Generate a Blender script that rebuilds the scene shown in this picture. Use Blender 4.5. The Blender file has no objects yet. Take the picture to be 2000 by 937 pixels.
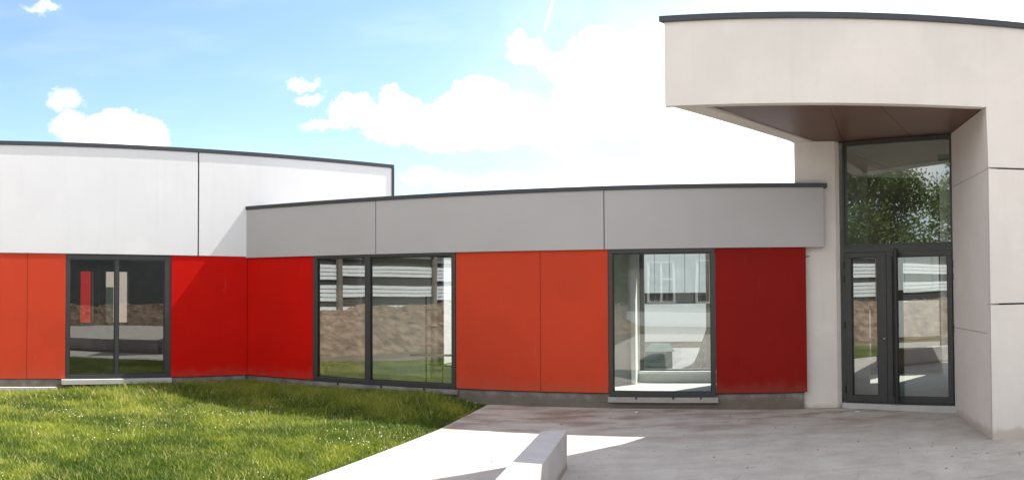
import bpy, bmesh, math, random
import numpy as np
from mathutils import Vector, Matrix

random.seed(7)
rng = np.random.default_rng(7)
S = bpy.context.scene
COL = S.collection
R = math.radians

# ------------------------------------------------------------------ camera (stitched cylindrical panorama)
FL = 1480.0                       # pixels per radian of the 2000 px wide photograph
TILT, ROLL = R(1.2), 0.0045
f = Vector((0, math.cos(TILT), math.sin(TILT)))
u0 = Vector((0, -math.sin(TILT), math.cos(TILT)))
r0 = Vector((1, 0, 0))
rr = r0 * math.cos(ROLL) - u0 * math.sin(ROLL)
uu = u0 * math.cos(ROLL) + r0 * math.sin(ROLL)
YC = 569.0 - FL * math.tan(TILT)
cam_d = bpy.data.cameras.new("camera")
cam = bpy.data.objects.new("camera", cam_d)
COL.objects.link(cam)
cam.matrix_world = Matrix(((rr.x, uu.x, -f.x, 0), (rr.y, uu.y, -f.y, 0), (rr.z, uu.z, -f.z, 1.6), (0, 0, 0, 1)))
cam_d.type = 'PANO'
cam_d.panorama_type = 'CENTRAL_CYLINDRICAL'
cam_d.central_cylindrical_range_u_min = -1000 / FL
cam_d.central_cylindrical_range_u_max = 1000 / FL
cam_d.central_cylindrical_range_v_min = (YC - 937) / FL
cam_d.central_cylindrical_range_v_max = YC / FL
cam_d.central_cylindrical_radius = 1.0
cam_d.clip_start = 0.05
cam_d.clip_end = 5000
S.camera = cam

# ------------------------------------------------------------------ light
SUN_FROM_X, SUN_EL = 34.5, 51.3             # sun stands to the right, a little behind the building
sx, sy = math.cos(R(SUN_FROM_X)), math.sin(R(SUN_FROM_X))
sun_dir = Vector((sx * math.cos(R(SUN_EL)), sy * math.cos(R(SUN_EL)), math.sin(R(SUN_EL))))
sd = bpy.data.lights.new("sun", 'SUN')
sd.energy = 5.0
sd.angle = R(0.5)
sd.color = (1.0, 0.955, 0.89)
sun = bpy.data.objects.new("sun", sd)
COL.objects.link(sun)
sun.rotation_euler = sun_dir.to_track_quat('Z', 'Y').to_euler()
S.view_settings.view_transform = 'Standard'
S.view_settings.look = 'None'
S.view_settings.gamma = 1
S.view_settings.exposure = 1.42
try:
    S.cycles.max_bounces = 7
    S.cycles.transparent_max_bounces = 16
    S.cycles.caustics_reflective = False
    S.cycles.caustics_refractive = False
    S.cycles.sample_clamp_indirect = 6
except Exception:
    pass

W = bpy.data.worlds.new("World")
S.world = W
W.use_nodes = True
nt = W.node_tree
N, L = nt.nodes, nt.links
N.clear()


def nd(tree, t, **kw):
    n = tree.nodes.new(t)
    for k, v in kw.items():
        setattr(n, k, v)
    return n


def mth(tree, op, a, b=None, c=None, clamp=False):
    n = tree.nodes.new('ShaderNodeMath')
    n.operation = op
    n.use_clamp = clamp
    for i, v in enumerate((a, b, c)):
        if v is None:
            continue
        if isinstance(v, (int, float)):
            n.inputs[i].default_value = v
        else:
            tree.links.new(v, n.inputs[i])
    return n.outputs[0]


def build_world():
    out = nd(nt, 'ShaderNodeOutputWorld')
    sky = nd(nt, 'ShaderNodeTexSky', sky_type='NISHITA')
    sky.sun_disc = False
    sky.sun_elevation = R(SUN_EL)
    sky.sun_rotation = R(90 - SUN_FROM_X)
    sky.air_density = 1.0
    sky.dust_density = 0.8
    sky.ozone_density = 3.0
    bg = nd(nt, 'ShaderNodeBackground')
    bg.inputs[1].default_value = 0.10
    L.new(sky.outputs[0], bg.inputs[0])
    tc = nd(nt, 'ShaderNodeTexCoord')
    sep = nd(nt, 'ShaderNodeSeparateXYZ')
    L.new(tc.outputs['Generated'], sep.inputs[0])
    x, y, z = sep.outputs
    az = mth(nt, 'ARCTAN2', x, y)
    h = mth(nt, 'SQRT', mth(nt, 'ADD', mth(nt, 'MULTIPLY', x, x), mth(nt, 'MULTIPLY', y, y)))
    el = mth(nt, 'DIVIDE', z, mth(nt, 'MAXIMUM', h, 0.01))
    P = nd(nt, 'ShaderNodeCombineXYZ')
    L.new(az, P.inputs[0]); L.new(el, P.inputs[1])
    # ragged cloud edges: displace the lookup by two scales of noise
    acc = P.outputs[0]
    for sc, amt in ((9.0, 0.060), (30.0, 0.026), (80.0, 0.014), (210., .007)):
        no = nd(nt, 'ShaderNodeTexNoise')
        no.inputs['Scale'].default_value = sc
        no.inputs['Detail'].default_value = 3
        L.new(P.outputs[0], no.inputs['Vector'])
        sb = nd(nt, 'ShaderNodeVectorMath', operation='SUBTRACT')
        L.new(no.outputs['Color'], sb.inputs[0]); sb.inputs[1].default_value = (0.5, 0.5, 0.5)
        sc_ = nd(nt, 'ShaderNodeVectorMath', operation='MULTIPLY')
        L.new(sb.outputs[0], sc_.inputs[0]); sc_.inputs[1].default_value = (amt, amt, 0)
        ad = nd(nt, 'ShaderNodeVectorMath', operation='ADD')
        L.new(acc, ad.inputs[0]); L.new(sc_.outputs[0], ad.inputs[1])
        acc = ad.outputs[0]

    def blob(px, py, rx, ry, soft, dens):
        a = nd(nt, 'ShaderNodeVectorMath', operation='SUBTRACT')
        L.new(acc, a.inputs[0]); a.inputs[1].default_value = ((px - 1000) / FL, (566 - py) / FL, 0)
        b = nd(nt, 'ShaderNodeVectorMath', operation='DIVIDE')
        L.new(a.outputs[0], b.inputs[0]); b.inputs[1].default_value = (rx / FL, ry / FL, 1)
        ln = nd(nt, 'ShaderNodeVectorMath', operation='LENGTH')
        L.new(b.outputs[0], ln.inputs[0])
        m = nd(nt, 'ShaderNodeMapRange', interpolation_type='SMOOTHSTEP')
        L.new(ln.outputs['Value'], m.inputs[0])
        m.inputs[1].default_value = 1.0; m.inputs[2].default_value = 1.0 - soft
        m.inputs[3].default_value = 0.0; m.inputs[4].default_value = dens
        return m.outputs[0]
    blobs = [(118, 184, 44, 27, .75, 1.1), (215, 248, 104, 56, .26, 1), (135, 238, 54, 38, .5, .95), (270, 262, 66, 50, .3, 1),
             (1300, 130, 560, 330, 1, .26), (1750, 60, 760, 360, 1, .55),
             (84, 2, 32, 12, 1, .8), (60, 6, 40, 12, 1, .4), (588, 150, 42, 15, 1, 1.3), (606, 178, 34, 13, 1, 1.1),
             (690, 212, 56, 36, .32, 1), (782, 198, 54, 44, .32, 1), (640, 232, 50, 12, 1, .8), (860, 245, 165, 52, .3, 1),
             (930, 205, 92, 54, .25, 1), (1060, 232, 150, 62, .3, 1), (1180, 190, 130, 90, .25, 1), (1035, 92, 56, 34, .6, 1),
             (1008, 66, 24, 20, .4, 1), (1110, 112, 70, 36, .4, 1), (1190, 110, 110, 78, .25, 1), (1300, 150, 130, 120, .3, 1),
             (1430, 240, 220, 110, .5, 1), (1100, 355, 270, 36, .9, .9), (1420, 350, 260, 60, .8, .9), (840, 352, 80, 24, .9, .6),
             (1850, 30, 520, 120, .8, .8), (1520, 0, 200, 60, .9, .7)]
    cov = None
    for b in blobs:
        m = blob(*b)
        cov = m if cov is None else mth(nt, 'MAXIMUM', cov, m)
    # cumulus over the unseen rest of the sky, thickened to give neutral fill light
    n2 = nd(nt, 'ShaderNodeTexNoise')
    n2.inputs['Scale'].default_value = 2.6; n2.inputs['Detail'].default_value = 7; n2.inputs['Roughness'].default_value = .55
    L.new(tc.outputs['Generated'], n2.inputs['Vector'])
    g = nd(nt, 'ShaderNodeMapRange', interpolation_type='SMOOTHSTEP')
    L.new(n2.outputs[0], g.inputs[0]); g.inputs[1].default_value = .40; g.inputs[2].default_value = .52
    g.inputs[3].default_value = 0; g.inputs[4].default_value = .9
    away = nd(nt, 'ShaderNodeMapRange', interpolation_type='SMOOTHSTEP')
    L.new(mth(nt, 'ABSOLUTE', az), away.inputs[0]); away.inputs[1].default_value = .72; away.inputs[2].default_value = 1.1
    cov = mth(nt, 'MAXIMUM', cov, mth(nt, 'MULTIPLY', g.outputs[0], away.outputs[0]))
    # contrail, a thin slanted streak
    tr = nd(nt, 'ShaderNodeMapRange', interpolation_type='SMOOTHSTEP')
    lx = mth(nt, 'SUBTRACT', az, mth(nt, 'MULTIPLY_ADD', el, .28, (1063 - 1000) / FL - .28 * (566 - 65) / FL))
    L.new(mth(nt, 'ABSOLUTE', lx), tr.inputs[0]); tr.inputs[1].default_value = 4.5 / FL; tr.inputs[2].default_value = 1.0 / FL
    seg = nd(nt, 'ShaderNodeMapRange')
    L.new(el, seg.inputs[0]); seg.inputs[1].default_value = (566 - 75) / FL; seg.inputs[2].default_value = (566 - 20) / FL
    seg2 = nd(nt, 'ShaderNodeMapRange')
    L.new(el, seg2.inputs[0]); seg2.inputs[1].default_value = .52; seg2.inputs[2].default_value = .45
    trail = mth(nt, 'MULTIPLY', mth(nt, 'MULTIPLY', tr.outputs[0], seg.outputs[0]), mth(nt, 'MULTIPLY', seg2.outputs[0], .75))
    cov = mth(nt, 'MAXIMUM', cov, trail)
    # very faint cirrus
    st = nd(nt, 'ShaderNodeMapping'); st.inputs['Scale'].default_value = (2.0, 9.0, 1)
    L.new(P.outputs[0], st.inputs[0])
    n3 = nd(nt, 'ShaderNodeTexNoise'); n3.inputs['Scale'].default_value = 2.2; n3.inputs['Detail'].default_value = 6
    L.new(st.outputs[0], n3.inputs['Vector'])
    ci = nd(nt, 'ShaderNodeMapRange', interpolation_type='SMOOTHSTEP'); L.new(n3.outputs[0], ci.inputs[0])
    ci.inputs[1].default_value = .42; ci.inputs[2].default_value = .75; ci.inputs[4].default_value = .06
    cov = mth(nt, 'MAXIMUM', cov, ci.outputs[0])
    cl = nd(nt, 'ShaderNodeBackground')
    # cloud body: bright, a little greyer where it is thick
    n4 = nd(nt, 'ShaderNodeTexNoise'); n4.inputs['Scale'].default_value = 7; n4.inputs['Detail'].default_value = 5
    L.new(acc, n4.inputs['Vector'])
    cr = nd(nt, 'ShaderNodeValToRGB')
    cr.color_ramp.elements[0].position = .36; cr.color_ramp.elements[0].color = (.52, .54, .60, 1)
    cr.color_ramp.elements[1].position = .5; cr.color_ramp.elements[1].color = (.80, .79, .77, 1)
    L.new(n4.outputs[0], cr.inputs[0]); L.new(cr.outputs[0], cl.inputs[0])
    cl.inputs[1].default_value = 1.0
    mx = nd(nt, 'ShaderNodeMixShader')
    L.new(cov, mx.inputs[0]); L.new(bg.outputs[0], mx.inputs[1]); L.new(cl.outputs[0], mx.inputs[2])
    L.new(mx.outputs[0], out.inputs[0])


build_world()
W.cycles.sampling_method = 'MANUAL'
W.cycles.sample_map_resolution = 1024


# ------------------------------------------------------------------ materials
def mat(name, col, rough=.6, var=.08, scale=3.0, bump=0.0, bscale=60., spec=.5, metal=0., stretch=(1, 1, 1), col2=None,
        speck=0., grain=0.0, dirt=None, extra=None):
    m = bpy.data.materials.new(name)
    m.use_nodes = True
    t = m.node_tree
    b = t.nodes['Principled BSDF']
    b.inputs['Roughness'].default_value = rough
    b.inputs['Metallic'].default_value = metal
    b.inputs['Specular IOR Level'].default_value = spec
    tc = nd(t, 'ShaderNodeNewGeometry')
    mp = nd(t, 'ShaderNodeMapping')
    mp.inputs['Scale'].default_value = stretch
    t.links.new(tc.outputs['Position'], mp.inputs[0])
    n = nd(t, 'ShaderNodeTexNoise')
    n.inputs['Scale'].default_value = scale
    n.inputs['Detail'].default_value = 8
    n.inputs['Roughness'].default_value = .6
    t.links.new(mp.outputs[0], n.inputs['Vector'])
    cr = nd(t, 'ShaderNodeValToRGB')
    c2 = col2 or col
    cr.color_ramp.elements[0].position = .3
    cr.color_ramp.elements[0].color = (*[max(0, c * (1 - var)) for c in c2], 1)
    cr.color_ramp.elements[1].position = .7
    cr.color_ramp.elements[1].color = (*[min(1, c * (1 + var)) for c in col], 1)
    t.links.new(n.outputs[0], cr.inputs[0])
    colout = cr.outputs[0]

    def mix(a, bcol, fac, mode='MIX'):
        x = nd(t, 'ShaderNodeMix', data_type='RGBA', blend_type=mode)
        for sck, v in ((x.inputs[0], fac), (x.inputs[6], a), (x.inputs[7], bcol)):
            if isinstance(v, (int, float)):
                sck.default_value = v
            elif isinstance(v, tuple):
                sck.default_value = (*v, 1)
            else:
                t.links.new(v, sck)
        return x.outputs[2]

    def noise(sc, det=4, vec=None, rgh=.5):
        q = nd(t, 'ShaderNodeTexNoise')
        q.inputs['Scale'].default_value = sc
        q.inputs['Detail'].default_value = det
        q.inputs['Roughness'].default_value = rgh
        t.links.new(vec or tc.outputs['Position'], q.inputs['Vector'])
        return q.outputs[0]

    def ramp(v, a, bb, lo=0., hi=1.):
        q = nd(t, 'ShaderNodeMapRange', interpolation_type='SMOOTHSTEP')
        t.links.new(v, q.inputs[0])
        q.inputs[1].default_value = a; q.inputs[2].default_value = bb
        q.inputs[3].default_value = lo; q.inputs[4].default_value = hi
        return q.outputs[0]
    if grain:
        colout = mix(colout, (0.0, 0.0, 0.0), ramp(noise(140, 3), .35, .75, 0, grain))
    if speck:
        colout = mix(colout, tuple(c * .35 for c in col), ramp(noise(26, 2), .66, .74, 0, speck))
    if dirt:
        sp = nd(t, 'ShaderNodeSeparateXYZ')
        t.links.new(tc.outputs['Position'], sp.inputs[0])
        hgt = mth(t, 'ADD', sp.outputs[2], mth(t, 'MULTIPLY', noise(7, 5), -dirt[1]))
        colout = mix(colout, dirt[0], ramp(hgt, dirt[2], dirt[2] - dirt[3], 0, dirt[4]))
    if extra:
        colout = extra(t, colout, mix, noise, ramp, tc)
    t.links.new(colout, b.inputs['Base Color'])
    if bump:
        bn = nd(t, 'ShaderNodeBump')
        bn.inputs['Strength'].default_value = bump
        bn.inputs['Distance'].default_value = .01
        t.links.new(noise(bscale, 6, None, .65), bn.inputs['Height'])
        t.links.new(bn.outputs[0], b.inputs['Normal'])
    return m


def streaks(t, c, mix, noise, ramp, tc):
    mp = nd(t, 'ShaderNodeMapping'); mp.inputs['Scale'].default_value = (9, 9, .5)
    t.links.new(tc.outputs['Position'], mp.inputs[0])
    c = mix(c, (.30, .28, .26), ramp(noise(1.0, 6, mp.outputs[0], .6), .5, .8, 0, .07))
    c = mix(c, (.9, .88, .85), ramp(noise(2.3, 5), .55, .75, 0, .12))
    return c


def scuffs(t, c, mix, noise, ramp, tc):
    mp = nd(t, 'ShaderNodeMapping'); mp.inputs['Scale'].default_value = (7, 7, 1.2)
    t.links.new(tc.outputs['Position'], mp.inputs[0])
    c = mix(c, (.45, .32, .28), ramp(noise(1.4, 6, mp.outputs[0], .65), .62, .78, 0, .10))
    c = mix(c, (.02, .01, .01), ramp(noise(.9, 4), .4, .7, 0, .10))
    sp = nd(t, 'ShaderNodeSeparateXYZ'); t.links.new(tc.outputs['Position'], sp.inputs[0])
    h = mth(t, 'ADD', sp.outputs[2], mth(t, 'MULTIPLY', noise(6, 5), -.35))
    return mix(c, (.22, .15, .11), ramp(h, .25, .02, 0, .16))


def pavement_marks(t, c, mix, noise, ramp, tc):
    # dried mud carried over the slab near the walls, dark clods and pale wear
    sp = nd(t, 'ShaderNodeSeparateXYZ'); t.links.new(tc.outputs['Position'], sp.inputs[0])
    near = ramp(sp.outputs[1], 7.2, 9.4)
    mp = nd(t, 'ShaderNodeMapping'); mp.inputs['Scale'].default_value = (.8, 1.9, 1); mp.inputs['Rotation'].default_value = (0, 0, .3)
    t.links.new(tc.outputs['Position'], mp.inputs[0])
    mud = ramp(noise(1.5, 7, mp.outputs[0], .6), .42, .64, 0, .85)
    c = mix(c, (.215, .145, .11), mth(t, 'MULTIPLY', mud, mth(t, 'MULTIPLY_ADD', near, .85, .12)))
    mq = nd(t, 'ShaderNodeMapping'); mq.inputs['Scale'].default_value = (.35, 5, 1); mq.inputs['Rotation'].default_value = (0, 0, .25)
    t.links.new(tc.outputs['Position'], mq.inputs[0])
    c = mix(c, (.24, .215, .19), ramp(noise(1.6, 6, mq.outputs[0], .6), .52, .7, 0, .2))
    c = mix(c, (.11, .095, .085), ramp(noise(7, 6, mp.outputs[0], .7), .58, .72, 0, .5))
    c = mix(c, (.09, .08, .07), ramp(noise(31, 3, mp.outputs[0]), .67, .75, 0, .75))
    c = mix(c, (.50, .48, .455), ramp(noise(2.7, 5), .52, .72, 0, .3))
    return c


M = {}
M['white'] = mat('white_lime_render', (.695, .695, .705), .8, .02, 1.6, .12, 90, .2, extra=streaks)
M['beige'] = mat('pale_beige_concrete', (.645, .61, .57), .8, .05, 1.3, .18, 110, .2, extra=streaks,
                 dirt=((.32, .25, .18), .16, -.03, .09, .5))
M['corner'] = mat('grey_joint_mortar', (.50, .48, .48), .8, .05, 3)
M['grey'] = mat('grey_cladding_board', (.40, .388, .388), .65, .035, 1.2, .05, 200, .2)
M['orange'] = mat('orange_red_cladding_board', (.54, .054, .021), .65, .035, 1.4, .04, 160, .12, grain=.06, extra=scuffs)
M['red'] = mat('bright_red_cladding_board', (.52, .0055, .002), .65, .05, 1.4, .04, 160, .08, grain=.06, extra=scuffs)
M['dkred'] = mat('dark_red_cladding_board', (.225, .0075, .0045), .6, .05, 1.6, .04, 160, .10, grain=.05, extra=scuffs)
M['metal'] = mat('anthracite_powder_coated_metal', (.030, .033, .033), .42, .06, 4, .02, 200, .5)
M['cap'] = mat('dark_grey_flashing', (.032, .036, .044), .45, .1, 3, .03, 50, .5)
M['black'] = mat('black_metal', (.012, .012, .013), .4, .05, 5)
M['plinth'] = mat('grey_foundation_concrete', (.26, .25, .24), .9, .16, 4, .5, 40, .2, col2=(.18, .175, .165), speck=.5,
                  dirt=((.13, .10, .075), .22, .10, .12, .75))
M['ledge'] = mat('weathered_ledge_concrete', (.33, .315, .295), .85, .12, 6, .25, 90, .2)
M['sill'] = mat('pale_concrete_sill', (.43, .42, .41), .8, .08, 6, .2, 90, .2)
M['backing'] = mat('dark_cladding_cavity', (.03, .03, .03), .8, .1, 6)
M['soffit'] = mat('brown_wood_laminate', (.115, .056, .039), .42, .10, 2.2, .03, 90, .3, stretch=(1, 7, 1))
M['roof'] = mat('grey_roof_membrane', (.25, .25, .25), .9, .1, 2)
M['inwall'] = mat('white_interior_plaster', (.72, .72, .68), .85, .04, 2, .1, 90, .2)
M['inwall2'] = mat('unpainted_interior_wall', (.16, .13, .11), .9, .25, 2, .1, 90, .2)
M['infloor'] = mat('pale_screed_floor', (.42, .42, .40), .6, .1, 2, .1, 50, .3, speck=.3)
M['paving'] = mat('trowelled_concrete_paving', (.44, .41, .37), .85, .06, 2.6, .35, 45, .25, col2=(.39, .355, .32), grain=.12,
                  extra=pavement_marks)
M['bench'] = mat('smooth_grey_bench_concrete', (.44, .415, .40), .75, .10, 5, .3, 60, .25, grain=.12,
                 dirt=((.20, .14, .09), .10, .03, .05, .6))
M['soil'] = mat('brown_excavated_soil', (.20, .145, .105), .95, .35, 3.5, 1.0, 14, .1, col2=(.10, .07, .05))
M['gravel'] = mat('mixed_rubble', (.15, .135, .10), .95, .5, 6, 1.0, 18, .1, col2=(.06, .06, .045))
M['yard'] = mat('worn_yard_surface', (.13, .13, .135), .9, .2, 1.5, .3, 30, .2)
M['land'] = mat('bare_earth_and_thin_turf', (.16, .125, .09), .95, .3, 1.2, .6, 12, .1, col2=(.10, .085, .05))
M['turf'] = mat('turf_between_blades', (.060, .072, .020), .95, .3, 5, .6, 30, .1, col2=(.05, .05, .02))
M['clad'] = mat('white_profiled_cladding', (.62, .65, .66), .5, .05, 2, .05, 60, .4)
M['greenbox'] = mat('dark_green_metal', (.02, .06, .045), .5, .1, 4)
M['olive'] = mat('grey_green_render', (.21, .215, .20), .85, .08, 2, .2, 60, .2)
M['whitepaint'] = mat('white_window_paint', (.75, .75, .74), .5, .03, 5)
M['bark'] = mat('grey_brown_bark', (.14, .105, .08), .9, .3, 8, .8, 30, .2)
M['pink'] = mat('pink_marking', (.6, .12, .2), .6, .1, 8)
M['flower'] = mat('white_clover_bloom', (.78, .76, .62), .7, .1, 8)
M['steel'] = mat('galvanised_steel', (.35, .35, .35), .4, .1, 8, metal=.6)
M['green_sign'] = mat('green_safety_print', (.02, .30, .16), .5, .05, 8)


def glass_mat(name, tint, refl, base_ior=1.5):
    m = bpy.data.materials.new(name); m.use_nodes = True
    t = m.node_tree; t.nodes.clear()
    o = nd(t, 'ShaderNodeOutputMaterial')
    tr = nd(t, 'ShaderNodeBsdfTransparent'); tr.inputs[0].default_value = (*tint, 1)
    gl = nd(t, 'ShaderNodeBsdfGlossy'); gl.inputs['Roughness'].default_value = 0.0
    gl.inputs[0].default_value = (.93, .97, .95, 1)
    # float glass is never quite flat: a very slow ripple bends what it mirrors
    ge = nd(t, 'ShaderNodeNewGeometry')
    n = nd(t, 'ShaderNodeTexNoise'); n.inputs['Scale'].default_value = 1.1; n.inputs['Detail'].default_value = 1
    t.links.new(ge.outputs['Position'], n.inputs['Vector'])
    bp = nd(t, 'ShaderNodeBump'); bp.inputs['Strength'].default_value = .018; bp.inputs['Distance'].default_value = .05
    t.links.new(n.outputs[0], bp.inputs['Height']); t.links.new(bp.outputs[0], gl.inputs['Normal'])
    fr = nd(t, 'ShaderNodeFresnel'); fr.inputs[0].default_value = base_ior
    fac = mth(t, 'MULTIPLY_ADD', fr.outputs[0], 1.0 - refl, refl, clamp=True)
    mx = nd(t, 'ShaderNodeMixShader')
    t.links.new(fac, mx.inputs[0]); t.links.new(tr.outputs[0], mx.inputs[1]); t.links.new(gl.outputs[0], mx.inputs[2])
    t.links.new(mx.outputs[0], o.inputs[0])
    return m


M['glass'] = glass_mat('coated_window_glass', (.78, .84, .80), .22)
M['glass_clear'] = glass_mat('clear_window_glass', (.86, .92, .89), .11)
M['glass_dark'] = glass_mat('tinted_window_glass', (.43, .41, .38), .11)
M['glass_door'] = glass_mat('door_glass', (.55, .60, .54), .22)


def leafmat(name, a, b_):
    m = bpy.data.materials.new(name); m.use_nodes = True
    t = m.node_tree; b = t.nodes['Principled BSDF']
    b.inputs['Roughness'].default_value = .6
    b.inputs['Specular IOR Level'].default_value = .3
    at = nd(t, 'ShaderNodeAttribute'); at.attribute_name = 'tone'
    cr = nd(t, 'ShaderNodeValToRGB')
    cr.color_ramp.elements[0].color = (*a, 1); cr.color_ramp.elements[1].color = (*b_, 1)
    t.links.new(at.outputs['Fac'], cr.inputs[0])
    t.links.new(cr.outputs[0], b.inputs['Base Color'])
    o = [x for x in t.nodes if x.type == 'OUTPUT_MATERIAL'][0]
    tl = nd(t, 'ShaderNodeBsdfTranslucent'); t.links.new(cr.outputs[0], tl.inputs[0])
    mx = nd(t, 'ShaderNodeMixShader'); mx.inputs[0].default_value = .35
    t.links.new(b.outputs[0], mx.inputs[1]); t.links.new(tl.outputs[0], mx.inputs[2])
    t.links.new(mx.outputs[0], o.inputs[0])
    return m, cr


M['leaf'], _ = leafmat('tree_leaf', (.045, .085, .02), (.13, .19, .05))
M['grass'], _cr = leafmat('grass_blade', (.075, .125, .015), (.44, .40, .17))
_cr.color_ramp.elements[0].position = 0.0
e = _cr.color_ramp.elements.new(.35); e.color = (.195, .250, .026, 1)
e = _cr.color_ramp.elements.new(.7); e.color = (.33, .35, .050, 1)


# ------------------------------------------------------------------ mesh helpers
def locate(o):
    v = Vector((0, 0, 0))
    while o is not None:
        v = v + Vector(o.location)
        o = o.parent
    return v


def obj(name, verts, faces, m, parent=None, loc=None, bevel=0.0, smooth=False):
    me = bpy.data.meshes.new(name)
    base = locate(parent) if parent is not None else Vector((0, 0, 0))
    lo = Vector(loc) - base if loc is not None else Vector((0, 0, 0))
    off = base + lo
    me.from_pydata([(v[0] - off.x, v[1] - off.y, v[2] - off.z) for v in verts], [], faces)
    me.materials.append(M[m] if isinstance(m, str) else m)
    o = bpy.data.objects.new(name, me)
    COL.objects.link(o)
    o.location = lo
    if parent is not None:
        o.parent = parent
    bm = bmesh.new(); bm.from_mesh(me)
    bmesh.ops.recalc_face_normals(bm, faces=bm.faces)
    if bevel:
        bmesh.ops.bevel(bm, geom=[e for e in bm.edges], offset=bevel, segments=2, profile=.6, affect='EDGES')
    bm.to_mesh(me); bm.free()
    if smooth:
        for p in me.polygons:
            p.use_smooth = True
    return o


class MB:
    def __init__(s):
        s.v = []; s.f = []

    def add(s, v, fcs):
        k = len(s.v)
        s.v += [tuple(a) for a in v]
        s.f += [tuple(i + k for i in q) for q in fcs]
        return s

    def hexa(s, p):          # 8 points: bottom 4, top 4
        return s.add(p, [(0, 3, 2, 1), (4, 5, 6, 7), (0, 1, 5, 4), (1, 2, 6, 5), (2, 3, 7, 6), (3, 0, 4, 7)])

    def prism(s, poly, z0, z1):
        n = len(poly)
        v = [(x, y, z0) for x, y in poly] + [(x, y, z1) for x, y in poly]
        return s.add(v, [tuple(range(n))[::-1], tuple(range(n, 2 * n))] + [(i, (i + 1) % n, n + (i + 1) % n, n + i) for i in range(n)])

    def tube(s, a, b, r, n=10):
        a, b = Vector(a), Vector(b)
        d = (b - a).normalized()
        x = d.orthogonal().normalized(); y = d.cross(x)
        v = []
        for c in (a, b):
            for i in range(n):
                t = 2 * math.pi * i / n
                v.append(c + (x * math.cos(t) + y * math.sin(t)) * r)
        return s.add(v, [tuple(range(n))[::-1], tuple(range(n, 2 * n))] + [(i, (i + 1) % n, n + (i + 1) % n, n + i) for i in range(n)])

    def build(s, name, m, parent=None, **kw):
        return obj(name, s.v, s.f, m, parent, **kw)


class Pl:
    """a vertical plane: origin, direction angle; s runs along it, o is outward (towards the forecourt)"""
    def __init__(s, P, a):
        s.P = P; s.d = (math.cos(R(a)), math.sin(R(a))); s.n = (s.d[1], -s.d[0])

    def at(s, t, z=0, o=0):
        return (s.P[0] + s.d[0] * t + s.n[0] * o, s.P[1] + s.d[1] * t + s.n[1] * o, z)

    def xy(s, t, o=0):
        return s.at(t, 0, o)[:2]

    def box(s, mb, s0, s1, z0, z1, o0, o1):
        p = []
        for z in (z0, z1):
            p += [s.at(s0, z, o0), s.at(s1, z, o0), s.at(s1, z, o1), s.at(s0, z, o1)]
        return mb.hexa(p)

    def bx(s, name, m, parent, s0, s1, z0, z1, o0, o1, **kw):
        mb = MB(); s.box(mb, s0, s1, z0, z1, o0, o1)
        return mb.build(name, m, parent, **kw)

    def ring(s, mb, s0, s1, z0, z1, w, o0, o1, wl=None, wr=None, wt=None, wb=None):
        wl = w if wl is None else wl; wr = w if wr is None else wr; wt = w if wt is None else wt; wb = w if wb is None else wb
        s.box(mb, s0, s1, z1 - wt, z1, o0, o1)
        s.box(mb, s0, s1, z0, z0 + wb, o0, o1)
        s.box(mb, s0, s0 + wl, z0 + wb, z1 - wt, o0, o1)
        s.box(mb, s1 - wr, s1, z0 + wb, z1 - wt, o0, o1)
        return mb

    def meet(s, q):
        """intersection with another plane line"""
        a, b = Vector(s.P), Vector(q.P)
        d1, d2 = Vector(s.d), Vector(q.d)
        cr = d1.x * d2.y - d1.y * d2.x
        r_ = b - a
        t = (r_.x * d2.y - r_.y * d2.x) / cr
        return (a + d1 * t)[:]


def empty(name, loc, label, cat, group=None):
    o = bpy.data.objects.new(name, None)
    o.location = loc
    o.empty_display_size = .3
    COL.objects.link(o)
    o['label'] = label; o['category'] = cat
    if group:
        o['group'] = group
    return o


def structure(o):
    o['kind'] = 'structure'; return o


def stuff(o):
    o['kind'] = 'stuff'; return o


def tag(o, label, cat, group=None):
    o['label'] = label; o['category'] = cat
    if group:
        o['group'] = group
    return o


WA = Pl((-5.0, 11.37), 40.8)        # white wing wall line
WB = Pl((-4.345, 11.955), -16.7)    # low wing panel line
BD = Pl((-4.36, 11.94), -16.7)      # low wing fascia line
FA = Pl((1.65, 7.98), -20.0)        # entrance fascia line
DR = Pl((4.38, 9.43), -45.5)        # door line
RV = Pl((5.0, 6.90), math.degrees(math.atan2(1.39, .47)))  # reveal right of the door; its inner side faces left
BK = Pl((WB.at(0, 0, -1.6)[0], WB.at(0, 0, -1.6)[1]), -16.7)
WK = Pl(WA.xy(0, -7.0), 40.8)


# ------------------------------------------------------------------ ground, paving
def grid_sheet(name, x0, x1, y0, y1, nx, ny, zf, m, mask=None):
    xs = np.linspace(x0, x1, nx); ys = np.linspace(y0, y1, ny)
    v = [(x, y, zf(x, y)) for y in ys for x in xs]
    fc = []
    for j in range(ny - 1):
        for i in range(nx - 1):
            fc.append((j * nx + i, j * nx + i + 1, (j + 1) * nx + i + 1, (j + 1) * nx + i))
    return obj(name, v, fc, m, smooth=True)


gr = obj('ground', [(-1500, -1500, -.12), (1500, -1500, -.12), (1500, 1500, -.12), (-1500, 1500, -.12)], [(0, 1, 2, 3)], 'land')
structure(gr)
PVL = [(-.35, 10.75), (-.88, 8.72), (-1.73, 6.25), (-3.2, 1.6), (-5.4, -6.0)]
def pave_x(y):
    pts = PVL[::-1]
    for (xa, ya), (xb, yb) in zip(pts[:-1], pts[1:]):
        if ya <= y <= yb:
            return xa + (xb - xa) * (y - ya) / (yb - ya)
    return pts[-1][0] if y > pts[-1][1] else pts[0][0]


def pave_z(x, y):
    # the slab falls gently towards the foot of the right hand entrance wall
    d2 = (x - 5.3) ** 2 + (y - 6.5) ** 2
    return -.085 * math.exp(-d2 / 2.6) - .022 * min(1, max(0, (x - 2.2) / 1.5)) * math.exp(-max(0, 7.5 - y) / 2)


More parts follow.
